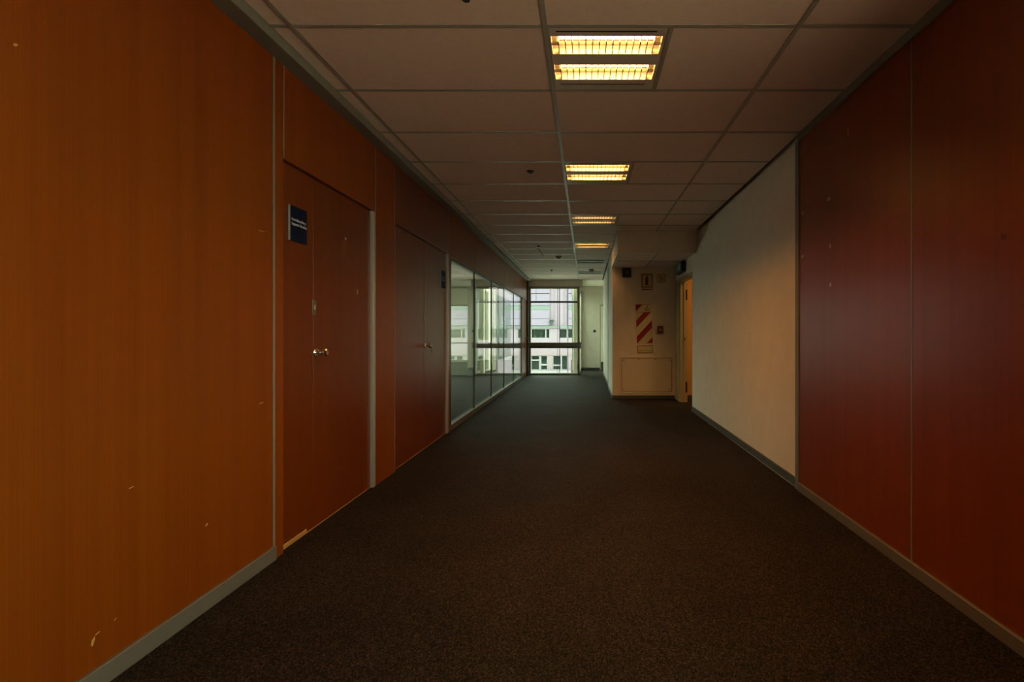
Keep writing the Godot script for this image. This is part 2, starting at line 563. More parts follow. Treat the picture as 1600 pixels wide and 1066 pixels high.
func door_sign(d0: float, d1: float, label: String, lettered: bool):
	var t := thing("door_sign", label, "sign", Vector3(-1.600, 1.654, -(d0 + d1) / 2))
	slab(t, "plate", mats.sign_blue, -1.600, -1.592, 1.654, 1.846, d0 + 0.004, d1, 0.001)
	slab(t, "edge_strip", mats.sign_edge, -1.600, -1.5905, 1.654, 1.846, d0, d0 + 0.0045, 0.0006)
	if lettered:
		var words := ["Coordinación y", "Soporte Técnico"]
		for k in 2:
			put(t, "lettering", text_mesh(words[k], 0.0196), mats.sign_white, Vector3(-1.5915, 1.772 - 0.0245 * k, -(d0 + 0.0165)) - origin(t), Vector3(0, PI / 2, 0))
	else:
		for k in 2:
			slab(t, "lettering", mats.sign_edge, -1.592, -1.5915, 1.768 - 0.03 * k, 1.776 - 0.03 * k, d0 + 0.03, d1 - 0.03)

func build_glass_partition():
	var g := thing("glass_partition", "frameless glass partition of five tall panes beside the wood doors", "partition", Vector3(-1.6, 0, -8.8))
	slab(g, "curb", mats.grey_base, -1.66, LEFT, 0, 0.068, 5.622, 11.953, 0.003)
	slab(g, "head_rail", mats.grey_trim, -1.64, -1.583, 2.030, 2.048, 5.626, 11.953, 0.002)
	slab(g, "end_stile", mats.black, -1.64, -1.582, 0.07, 2.03, 5.622, 5.650, 0.002)
	for k in 5:
		var a := 5.652 + 1.26 * k
		slab(g, "pane", mats.glass_partition, -1.612, -1.602, 0.070, 2.030, a, a + 1.25)
		if k < 4:
			slab(g, "joint", mats.mullion, -1.618, -1.596, 0.070, 2.030, a + 1.250, a + 1.260)
	var clip := slab(g, "clip", mats.brass, -1.601, -1.590, 1.985, 2.028, 5.66, 5.70, 0.002)
	clip.set_meta("label", "small brass clip at the top corner of the glass")

func build_wall_right():
	var w := structure("wall_right", "dark red wood panels joining a long plain white wall", "wall")
	var f := RIGHT
	# wood panels; behind the camera a window opens in this wall
	slab(w, "panel", mats.wood_red, f, 1.66, 0, 2.58, 1.45, 2.290, 0.002)
	slab(w, "panel", mats.wood_red, f, 1.66, 0, 2.58, 2.300, 3.498, 0.002)
	slab(w, "joint_strip", mats.alu_line, f - 0.001, 1.60, 0.06, 2.56, 2.290, 2.300)
	slab(w, "panel", mats.wood_red, f, 1.66, 0, 0.65, -3.0, 1.446, 0.002)
	slab(w, "panel", mats.wood_red, f, 1.66, 2.40, 2.58, -3.0, 1.446, 0.002)
	slab(w, "panel", mats.wood_red, f, 1.66, 0, 2.58, -3.1, -3.0, 0.002)
	slab(w, "corner_post", mats.grey_trim, f - 0.008, 1.66, 0, 2.56, 3.500, 3.556, 0.003)
	slab(w, "core", mats.plaster, 1.66, 1.70, 0, 2.78, 1.45, 3.60)
	slab(w, "core", mats.plaster, 1.66, 1.70, 2.40, 2.78, -3.1, 1.45)
	slab(w, "core", mats.plaster, 1.66, 1.70, 0, 0.65, -3.1, 1.45)
	slab(w, "core", mats.plaster, 1.66, 1.70, 0.65, 2.40, -3.1, -3.0)
	# white plaster wall, then the doorway, then the stub
	slab(w, "plaster_face", mats.plaster, 1.572, 1.70, 0, 2.574, 3.558, 7.06, 0.004)
	slab(w, "upper_wall", mats.plaster, 1.615, 1.70, 2.574, 2.78, 3.558, 7.06)
	slab(w, "plaster_face", mats.plaster, 1.572, 1.70, 2.02, 2.78, 7.06, 8.02)
	slab(w, "plaster_face", mats.plaster, 1.572, 1.70, 0, 2.78, 8.02, 8.41)
	# chips in the laminate near the corner post
	for s in [[1254.5, 333, 2.5, 7], [1295, 311, 6, 6], [1297, 385, 3, 7], [1254, 401, 3, 6], [1297.5, 445, 3, 7], [1325, 205, 2, 20]]:
		var d: float = FOCAL * f / (s[0] - 914.9)
		var y: float = EYE - (s[1] - 520.4) / FOCAL * d
		var m := d / FOCAL
		put(w, "chip", plate(PackedVector2Array([Vector2(-0.5, -0.2), Vector2(0.0, -0.5), Vector2(0.5, 0.0), Vector2(0.2, 0.5), Vector2(-0.3, 0.3)]), 1.0), mats.scuff if s[3] < 10 else mats.raw_wood,
			Vector3(f - 0.0002, y, -d), Vector3(0, -PI / 2, 0)).scale = Vector3(s[2] * m * 2.1, s[3] * m, 0.001)
	put(w, "dent", lathe([[0.0, -0.0006], [0.012, -0.0006], [0.012, 0.0006], [0.0, 0.0006]], 14), mats.dent, Vector3(f - 0.0004, EYE - (370 - 520.4) / FOCAL * 1.79, -1.79), Vector3(0, 0, PI / 2))

	var b := structure("baseboard_right", "grey baseboard along the dark red wood panels", "baseboard")
	slab(b, "board", mats.grey_base, 1.546, 1.62, 0, 0.062, -3.1, 3.50, 0.004)
	var b2 := structure("baseboard_white_wall", "dark baseboard with a bright metal edge along the white wall", "baseboard")
	slab(b2, "board", mats.dark_base, 1.558, 1.60, 0, 0.075, 3.558, 7.06, 0.003)
	slab(b2, "metal_edge", mats.steel, 1.553, 1.560, 0, 0.012, 3.558, 7.06, 0.002)

	# the daylight opening behind the camera
	var win := structure("window_4", "wide two-pane window in the red wood wall facing the terrace", "window")
	slab(win, "frame", mats.window_frame, 1.57, 1.68, 0.65, 0.70, -3.0, 1.446, 0.003)
	slab(win, "frame", mats.window_frame, 1.57, 1.68, 2.36, 2.40, -3.0, 1.446, 0.003)
	for d in [-3.0, -0.90, 1.406]:
		slab(win, "frame", mats.window_frame, 1.57, 1.68, 0.70, 2.36, d, d + 0.04, 0.003)
	slab(win, "pane", mats.glass, 1.62, 1.628, 0.70, 2.36, -2.96, -0.90)
	slab(win, "pane", mats.glass, 1.62, 1.628, 0.70, 2.36, -0.86, 1.406)
	var wb := structure("wall_behind", "plain white wall closing the end of the corridor away from the window", "wall")
	slab(wb, "plaster_face", mats.plaster, -1.74, 1.70, 0, 2.78, -3.3, -3.1)
	slab(self_added_terrace(), "paving", mats.out_pave, 1.72, 26.0, -0.3, -0.1, -14.0, 5.1)  # added unseen ground that bounces warm daylight up to the near ceiling
	slab(self_added_terrace(), "sky_blocking_canopy", mats.plaster, 1.70, 3.2, 2.45, 2.60, -10.0, 5.1)  # added out of view to block the high sky from the window

	# doorway to the side room
	var d4 := structure("door_4", "open doorway with an olive cream frame next to the white wall", "door")
	slab(d4, "casing", mats.frame_paint, 1.560, 1.60, 0, 2.055, 8.010, 8.310, 0.004)
	slab(d4, "casing", mats.frame_paint, 1.560, 1.60, 1.995, 2.055, 7.06, 8.010, 0.004)
	slab(d4, "jamb", mats.frame_paint, 1.575, 1.695, 0, 2.0, 7.975, 8.02, 0.003)
	slab(d4, "stop", mats.frame_paint, 1.63, 1.66, 0, 2.0, 7.960, 7.978, 0.003)
	slab(d4, "jamb", mats.frame_paint, 1.575, 1.695, 0, 2.0, 7.06, 7.09, 0.003)
	slab(d4, "hinge", mats.black, 1.664, 1.690, 1.70, 1.87, 7.966, 7.978, 0.002)
	slab(d4, "hinge", mats.black, 1.664, 1.690, 0.16, 0.34, 7.966, 7.978, 0.002)
	slab(d4, "strike_plate", mats.black, 1.640, 1.656, 1.02, 1.07, 7.955, 7.962, 0.001)
	# side room
	var sr := structure("wall_side_room", "pale walls of the lamp-lit side room behind the doorway", "wall")
	slab(sr, "ochre_face", mats.ochre, 1.70, 4.2, 0, 2.78, 8.40, 8.50)
	slab(sr, "plaster_face", mats.plaster, 4.2, 4.3, 0, 2.78, 5.2, 8.5)
	slab(sr, "plaster_face", mats.plaster, 1.70, 4.2, 0, 2.78, 5.2, 5.3)

var added_terrace: Node3D

func self_added_terrace() -> Node3D:
	if added_terrace == null:
		added_terrace = thing("added_terrace", "warm light-reflecting terracotta terrace under a canopy outside the red wood wall", "added_terrace", Vector3.ZERO, "", "structure")
	return added_terrace

func build_niche():
	var w := structure("wall_niche", "white wall with the striped board and access panel", "wall")
	slab(w, "plaster_face", mats.plaster, 0.47, 1.70, 0, 2.78, 8.40, 8.50, 0.004)
	slab(w, "plaster_face", mats.plaster, 0.47, 0.57, 0, 2.78, 8.50, 9.88)
	slab(w, "joint", mats.dark_grey, 0.474, 0.55, 0, 2.62, 9.88, 10.26)
	slab(w, "plaster_face", mats.plaster, 0.492, 0.57, 0, 2.78, 10.26, 13.08)
	var s := structure("trim_3", "white dropped bulkhead below the ceiling over the niche", "bulkhead")
	slab(s, "front", mats.plaster, 0.455, 1.60, 2.292, 2.70, 6.81, 6.86, 0.003)
	slab(s, "side", mats.plaster, 0.455, 0.505, 2.292, 2.70, 6.86, 8.40)
	for k in 2:
		for j in 2:
			slab(s, "soffit_tile", mats.tile, 0.509 + 0.53 * j, 0.509 + 0.53 * j + 0.526, 2.297, 2.312, 6.865 + 0.77 * k, 6.865 + 0.77 * k + 0.764, 0.003)
	slab(s, "soffit_bar", mats.bar, 1.026, 1.048, 2.293, 2.33, 6.86, 8.40)
	slab(s, "soffit_bar", mats.bar, 0.505, 1.60, 2.294, 2.33, 7.622, 7.644)
	var b := structure("baseboard_niche", "dark baseboard at the foot of the white niche wall", "baseboard")
	slab(b, "board", mats.dark_base, 0.472, 1.56, 0, 0.06, 8.385, 8.41, 0.003)
	slab(b, "board", mats.dark_base, 1.70, 4.2, 0, 0.065, 8.385, 8.41, 0.003)
	var b2 := structure("baseboard_passage", "pale baseboard along the passage wall past the niche", "baseboard")
	slab(b2, "board", mats.grey_base, 0.460, 0.49, 0, 0.07, 8.40, 9.88, 0.003)
	slab(b2, "board", mats.grey_base, 0.486, 0.50, 0, 0.07, 10.27, 13.08, 0.003)

func build_end():
	# window wall across the corridor
	var w := structure("wall_end", "pale grey end wall above and beside the tall window", "wall")
	slab(w, "header", mats.plaster, -1.66, -0.086, 2.42, 2.78, 13.06, 13.25, 0.003)
	slab(w, "return", mats.plaster, -0.235, -0.135, 2.42, 2.78, 13.16, 14.75)
	slab(w, "return", mats.plaster, -0.235, -0.135, 0, 2.78, 14.75, 14.9)
	slab(w, "corner", mats.plaster, 0.492, 3.3, 0, 2.78, 13.08, 13.18)
	slab(w, "back", mats.plaster, -0.235, 0.455, 0, 2.78, 14.9, 15.0, 0.003)
	slab(w, "back", mats.plaster, 0.455, 1.40, 2.02, 2.78, 14.9, 15.0)
	slab(w, "back", mats.plaster, 1.40, 3.3, 0, 2.78, 14.9, 15.0)
	slab(w, "far_room", mats.plaster, -0.4, 3.3, 0, 2.78, 17.8, 17.9)
	slab(w, "far_room", mats.plaster, -0.4, -0.3, 0, 2.78, 15.0, 17.8)
	slab(w, "far_room", mats.plaster, 3.2, 3.3, 0, 2.78, 13.18, 15.2)
	slab(w, "far_room", mats.plaster, 3.2, 3.3, 0, 0.5, 15.2, 17.8)
	slab(w, "far_room", mats.plaster, 3.2, 3.3, 2.4, 2.78, 15.2, 17.8)
	slab(w, "outer_cladding", mats.out_white, -0.43, -0.40, 2.35, 2.78, 15.0, 17.9)
	slab(w, "outer_cladding", mats.out_dark, -0.42, -0.40, 0.30, 2.35, 15.0, 17.9)
	slab(w, "outer_cladding", mats.out_white, -0.46, -0.40, -0.30, 0.30, 15.0, 17.9)
	slab(w, "device_box", mats.plastic, -0.135, -0.065, 2.29, 2.42, 13.07, 13.14, 0.004)
	var b := structure("baseboard_end", "dark baseboard on the far recess wall", "baseboard")
	slab(b, "board", mats.dark_base, -0.135, 0.44, 0, 0.075, 14.885, 14.905, 0.003)
	slab(b, "board", mats.dark_base, 0.3, 3.2, 0, 0.08, 17.785, 17.805, 0.003)
	var d5 := structure("door_5", "bright doorway with a cream frame in the far recess", "door")
	slab(d5, "jamb", mats.frame_paint, 0.448, 0.474, 0, 2.03, 14.87, 15.02, 0.003)
	slab(d5, "jamb", mats.frame_paint, 1.375, 1.425, 0, 2.03, 14.87, 15.02, 0.003)
	slab(d5, "head", mats.frame_paint, 0.474, 1.375, 1.99, 2.03, 14.87, 15.02, 0.003)
	var w5 := structure("window_5", "window lighting the far room past the recess doorway", "window")
	slab(w5, "pane", mats.glass, 3.24, 3.25, 0.5, 2.4, 15.2, 17.8)

	var w6 := structure("window_6", "side glazing turning the corner into the far recess", "window")
	slab(w6, "sill", mats.window_frame, -0.225, -0.155, 0, 0.055, 13.16, 14.75, 0.003)
	slab(w6, "rail", mats.window_frame, -0.225, -0.155, 0.735, 0.885, 13.16, 14.75, 0.003)
	slab(w6, "head", mats.window_frame, -0.225, -0.155, 2.355, 2.42, 13.16, 14.75, 0.003)
	slab(w6, "pane", mats.glass, -0.195, -0.187, 0.055, 0.735, 13.16, 14.75)
	slab(w6, "pane", mats.glass, -0.195, -0.187, 0.885, 2.355, 13.16, 14.75)

	var win := structure("window_1", "tall window at the end of the corridor with a dark transom", "window")
	var d0 := 13.06
	var d1 := 13.16
	slab(win, "sill", mats.window_frame, -1.55, -0.16, 0, 0.055, d0 - 0.01, d1, 0.003)
	slab(win, "head", mats.window_frame, -1.55, -0.16, 2.355, 2.42, d0 - 0.01, d1, 0.003)
	slab(win, "stile", mats.window_frame, -1.55, -1.495, 0.055, 2.355, d0, d1, 0.003)
	slab(win, "post", mats.window_frame, -0.222, -0.158, 0, 2.42, d0 - 0.02, d1, 0.003)
	slab(win, "outer_fin", mats.cream, -0.345, -0.236, -0.9, 2.75, 13.5, 13.62, 0.004)
	slab(win, "transom", mats.black, -1.495, -0.222, 1.975, 2.022, d0 + 0.01, d1 - 0.01, 0.003)
	var rail := slab(win, "rail", mats.window_frame, -1.545, -0.120, 0.735, 0.885, d0 - 0.05, d1 - 0.005, 0.006)
	slab(rail, "rail_groove", mats.mullion, -1.50, -0.21, 0.755, 0.785, d0 - 0.054, d0 - 0.045)
	slab(rail, "rail_lip", mats.grey_trim, -1.52, -0.105, 0.872, 0.892, d0 - 0.09, d0 - 0.045, 0.003)
	for y in [[0.055, 0.735], [0.885, 1.983], [2.018, 2.355]]:
		slab(win, "pane", mats.glass, -1.495, -0.222, y[0], y[1], d1 - 0.05, d1 - 0.04)
	for c in [[-0.762, 0.06, 2.355, 0.010], [-0.704, 0.06, 2.355, 0.015], [-0.482, 0.06, 2.355, 0.015], [-1.344, 2.02, 2.355, 0.008]]:
		slab(win, "blind_cord", mats.black, c[0] - c[3] / 2, c[0] + c[3] / 2, c[1], c[2], d0 + 0.012, d0 + 0.012 + c[3])

	var th := thing("thermostat", "small round black thermostat on the far recess wall", "thermostat", Vector3(0.277, 1.165, -14.9))
	put(th, "dial", lathe([[0.0, 0.0], [0.042, 0.0], [0.042, 0.012], [0.034, 0.022], [0.0, 0.024]], 20), mats.black, Vector3(0, 0.045, 0.0), Vector3(PI / 2, 0, 0))
	put(th, "cap", lathe([[0.0, 0.0], [0.014, 0.0], [0.012, 0.012], [0.0, 0.014]], 14), mats.dark_grey, Vector3(0, 0.045, 0.024), Vector3(PI / 2, 0, 0))

func build_office():
	# the room seen through the glass partition
	var w := structure("wall_office", "pale grey walls of the office behind the glass", "wall")
	slab(w, "side", mats.office_grey, -6.7, -6.6, 0, 0.37, 5.2, 13.2)
	slab(w, "side", mats.office_grey, -6.7, -6.6, 2.40, 2.78, 5.2, 13.2)
	slab(w, "side", mats.office_grey, -6.7, -6.6, 0.37, 2.40, 5.2, 8.63)
	slab(w, "side", mats.office_grey, -6.7, -6.6, 0.37, 2.40, 12.8, 13.2)
	var w7 := structure("window_7", "added unseen window on the far side of the office, brightening the white wall", "window")  # added unseen glazing; sends daylight through the partition onto the white wall
	for d in [8.63, 10.0, 11.37, 12.74]:
		slab(w7, "frame", mats.window_frame, -6.68, -6.62, 0.37, 2.40, d, d + 0.06)
	for d in [8.69, 10.06, 11.43]:
		slab(w7, "pane", mats.glass, -6.655, -6.645, 0.37, 2.40, d, d + 1.31)
	slab(w, "near_side", mats.office_grey, -6.7, -1.74, 0, 2.78, 5.1, 5.2)
	slab(w, "header", mats.office_grey, -6.7, -1.66, 2.40, 2.78, 13.06, 13.2)
	slab(w, "sill_wall", mats.office_grey, -6.7, -1.66, 0, 0.37, 13.06, 13.2)
	slab(w, "column", mats.office_grey, -3.155, -2.945, 0.0, 2.6, 12.85, 13.2, 0.004)
	slab(w, "end_pier", mats.office_grey, -1.80, -1.66, 0.37, 2.40, 13.06, 13.2)
	var w2 := structure("window_2", "office window past the column, seen through the glass", "window")
	slab(w2, "frame", mats.window_frame, -2.945, -1.80, 0.37, 0.42, 13.05, 13.18)
	slab(w2, "frame", mats.window_frame, -2.945, -1.80, 0.74, 0.86, 13.02, 13.16)
	slab(w2, "frame", mats.window_frame, -2.40, -2.36, 0.42, 2.40, 13.05, 13.16)
	slab(w2, "pane", mats.glass, -2.945, -1.80, 0.42, 2.40, 13.10, 13.11)
	var w3 := structure("window_3", "wide office window beside the column, seen through the glass", "window")
	slab(w3, "frame", mats.window_frame, -6.6, -3.155, 0.37, 0.42, 13.05, 13.18)
	slab(w3, "frame", mats.window_frame, -6.6, -3.155, 0.86, 0.90, 13.05, 13.16)
	slab(w3, "frame", mats.window_frame, -4.9, -4.86, 0.42, 2.40, 13.05, 13.16)
	slab(w3, "pane", mats.glass, -6.6, -3.155, 0.42, 2.40, 13.10, 13.11)
	var b1 := thing("roller_blind", "grey roller blind half lowered over the wide office window", "blind", Vector3(-3.6, 1.9, -13.0))
	slab(b1, "fabric", mats.blind, -4.05, -3.17, 1.90, 2.38, 12.99, 12.994)
	slab(b1, "bottom_bar", mats.grey_base, -4.05, -3.17, 1.88, 1.90, 12.985, 12.998, 0.003)
	slab(b1, "roller", mats.grey_base, -4.05, -3.17, 2.36, 2.42, 12.96, 13.02, 0.01)
	var b2 := thing("roller_blind", "narrow grey roller blind lowered a little beside the office column", "blind", Vector3(-2.75, 2.05, -13.0))
	slab(b2, "fabric", mats.blind, -2.93, -2.62, 2.05, 2.38, 12.96, 12.964)
	slab(b2, "bottom_bar", mats.grey_base, -2.93, -2.62, 2.03, 2.05, 12.955, 12.968, 0.003)
	slab(b2, "roller", mats.grey_base, -2.93, -2.62, 2.36, 2.42, 12.93, 12.99, 0.01)
	var b3 := thing("vertical_blind", "cream vertical blind hanging beside the office column", "blind", Vector3(-2.78, 0.95, -13.0))
	slab(b3, "head_track", mats.grey_base, -2.90, -2.62, 2.36, 2.40, 13.0, 13.03)
	for k in 4:
		slab(b3, "vane", mats.blind_pale, -2.895 + 0.068 * k, -2.895 + 0.068 * k + 0.062, 0.96, 2.36, 13.01 + 0.006 * (k % 2), 13.013 + 0.006 * (k % 2))

# ---------------------------------------------------------------- things

func build_lamp(row: int, power: float, label: String, group: String):
	var lit := power > 0.0
	var d0 := ROW0 + 0.6 * row
	var x0 := -0.178
	var x1 := 0.394
	var t := thing("ceiling_light", label, "lamp", Vector3((x0 + x1) / 2, ROOF, -(d0 + 0.3)), group)
	var y := ROOF
	# sheet-metal face with two openings
	var tr := [[0.075, 0.225], [0.325, 0.475]]
	var edges := [[0.014, tr[0][0]], [tr[0][1], tr[1][0]], [tr[1][1], 0.586]]
	for e in edges:
		slab(t, "face", mats.lamp_white, x0, x1, y + 0.002, y + 0.006, d0 + e[0], d0 + e[1])
	for q in tr:
		slab(t, "face", mats.lamp_white, x0, x0 + 0.008, y + 0.002, y + 0.006, d0 + q[0], d0 + q[1])
		slab(t, "face", mats.lamp_white, x1 - 0.016, x1, y + 0.002, y + 0.006, d0 + q[0], d0 + q[1])
	slab(t, "slot", mats.black, x0 + 0.035, x1 - 0.05, y + 0.0012, y + 0.003, d0 + 0.034, d0 + 0.044)
	slab(t, "slot", mats.black, x0 + 0.035, x1 - 0.05, y + 0.0012, y + 0.003, d0 + 0.524, d0 + 0.532)
	slab(t, "housing", mats.grey_base, x0, x1, y + 0.080, y + 0.090, d0 + 0.014, d0 + 0.586)
	for q in tr:
		var a: float = d0 + q[0]
		var b: float = d0 + q[1]
		var tx0 := x0 + 0.008
		var tx1 := x1 - 0.016
		var o := Node3D.new()
		o.name = "trough"
		t.add_child(o, true)
		slab(o, "reflector", mats.reflector, tx0, tx1, y + 0.070, y + 0.076, a, b)
		slab(o, "reflector", mats.reflector, tx0, tx1, y + 0.006, y + 0.070, a - 0.004, a)
		slab(o, "reflector", mats.reflector, tx0, tx1, y + 0.006, y + 0.070, b, b + 0.004)
		slab(o, "end_cap", mats.socket, tx0 - 0.004, tx0, y + 0.006, y + 0.070, a, b)
		slab(o, "end_cap", mats.socket, tx1, tx1 + 0.004, y + 0.006, y + 0.070, a, b)
		slab(o, "lamp_socket", mats.socket, tx0, tx0 + 0.030, y + 0.030, y + 0.070, (a + b) / 2 - 0.02, (a + b) / 2 + 0.02, 0.003)
		slab(o, "lamp_socket", mats.socket, tx1 - 0.030, tx1, y + 0.030, y + 0.070, (a + b) / 2 - 0.02, (a + b) / 2 + 0.02, 0.003)
		var tube_mesh: Mesh = meshes.get("tube")
		if tube_mesh == null:
			var cm := CylinderMesh.new()
			cm.top_radius = 0.014
			cm.bottom_radius = 0.014
			cm.height = 0.486
			cm.radial_segments = 16
			cm.rings = 1
			tube_mesh = cm
			meshes["tube"] = cm
		put(o, "lamp_tube", tube_mesh, mats.tube if lit else mats.dark_tube, Vector3((tx0 + tx1) / 2, y + 0.050, -(a + b) / 2) - origin(o), Vector3(0, 0, PI / 2))
		# louvre: cross blades and one long blade
		for k in range(1, 16):
			var bx := tx0 + (tx1 - tx0) * k / 16.0
			slab(o, "blade", mats.blade, bx - 0.0022, bx + 0.0022, y + 0.004, y + 0.020, a, b)
		slab(o, "long_blade", mats.blade, tx0, tx1, y + 0.003, y + 0.021, (a + b) / 2 - 0.0012, (a + b) / 2 + 0.0012)
		if lit:
			var l := AreaLight3D.new()
			l.name = "lamp_light"
			add_child(l, true)
			l.area_size = Vector2(0.47, 0.026)
			l.light_color = LAMP_COLOR
			l.light_energy = power
			l.area_range = 20.0
			l.shadow_enabled = true
			l.position = Vector3((tx0 + tx1) / 2, y + 0.033, -(a + b) / 2)
			l.rotation = Vector3(-PI / 2, 0, 0)

func build_lamps():
	build_lamp(0, 2.15, "lit twin-tube ceiling light, first in the row, above the wood doors", "lit ceiling lights")
	build_lamp(3, 1.9, "lit twin-tube ceiling light, second in the row, by a sprinkler", "lit ceiling lights")
	build_lamp(6, 0.12, "lit twin-tube ceiling light just before the white bulkhead", "lit ceiling lights")
	build_lamp(9, 0.24, "lit twin-tube ceiling light beside the white bulkhead, last one lit", "lit ceiling lights")
	build_lamp(12, 0.0, "unlit twin-tube ceiling light next after the last lit one", "unlit ceiling lights")
	build_lamp(15, 0.0, "unlit twin-tube ceiling light closest to the end window", "unlit ceiling lights")
	# lamp of the side room behind the doorway
	var l := thing("room_light", "square ceiling light of the side room behind the doorway", "lamp", Vector3(2.6, ROOF, -7.0))
	slab(l, "tray", mats.lamp_white, 2.3, 2.9, 2.575, ROOF, 6.7, 7.3, 0.004)
	slab(l, "lamp_diffuser", mats.tube, 2.33, 2.87, 2.570, 2.576, 6.73, 7.27)
	var a := AreaLight3D.new()
	a.name = "room_lamp_light"
	add_child(a, true)
	a.area_size = Vector2(0.54, 0.54)
	a.light_color = LAMP_COLOR
	a.light_energy = 0.8
	a.area_range = 20.0
	a.shadow_enabled = true
	a.position = Vector3(2.6, 2.565, -7.0)
	a.rotation = Vector3(-PI / 2, 0, 0)

func build_ceiling_devices():
	var spots := [[-0.505, 2.025, "small sprinkler head nearest the first ceiling light"], [-0.493, 4.30, "small sprinkler head beside the second lit ceiling light"], [-0.785, 8.0, "sprinkler head with a bright metal rod hanging askew"], [-0.78, 11.03, "small sprinkler head close to the end window"]]
	var cup := lathe([[0.0, 0.0], [0.036, 0.0], [0.036, -0.004], [0.026, -0.012], [0.012, -0.016], [0.012, -0.026], [0.0, -0.026]], 20)
	var disc := lathe([[0.0, -0.044], [0.017, -0.044], [0.017, -0.047], [0.0, -0.047]], 16)
	for s in spots:
		var t := thing("sprinkler", s[2], "sprinkler", Vector3(s[0], ROOF + 0.004, -s[1]), "ceiling sprinklers")
		put(t, "escutcheon", cup, mats.dark_red if s[1] < 2.5 else mats.dark_grey)
		put(t, "deflector", disc, mats.dark_grey)
		for k in 2:
			put(t, "frame_arm", block(Vector3(0.003, 0.022, 0.006)), mats.dark_grey, Vector3(-0.012 + 0.024 * k, -0.034, 0))
		if s[1] > 7.5 and s[1] < 9.0:
			var cm := CylinderMesh.new()
			cm.top_radius = 0.012
			cm.bottom_radius = 0.012
			cm.height = 0.15
			cm.radial_segments = 10
			var rod := put(t, "rod", cm, mats.steel, Vector3(0.045, -0.105, 0.0), Vector3(0, 0, 0.55))
			rod.set_meta("label", "bright metal rod")
	var body := lathe([[0.0, 0.0], [0.062, 0.0], [0.064, -0.010], [0.058, -0.018], [0.044, -0.022], [0.040, -0.040], [0.030, -0.048], [0.0, -0.050]], 28)
	for s in [[-0.508, 9.09, "round smoke detector on the tile past the hanging rod"], [0.13, 10.95, "round smoke detector between the two unlit ceiling lights"]]:
		var t := thing("smoke_detector", s[2], "detector", Vector3(s[0], ROOF + 0.004, -s[1]), "smoke detectors")
		put(t, "body", body, mats.grey_base)
		put(t, "indicator", lathe([[0.0, 0.0], [0.004, 0.0], [0.004, -0.004], [0.0, -0.004]], 8), mats.red, Vector3(0.03, -0.046, 0.02))

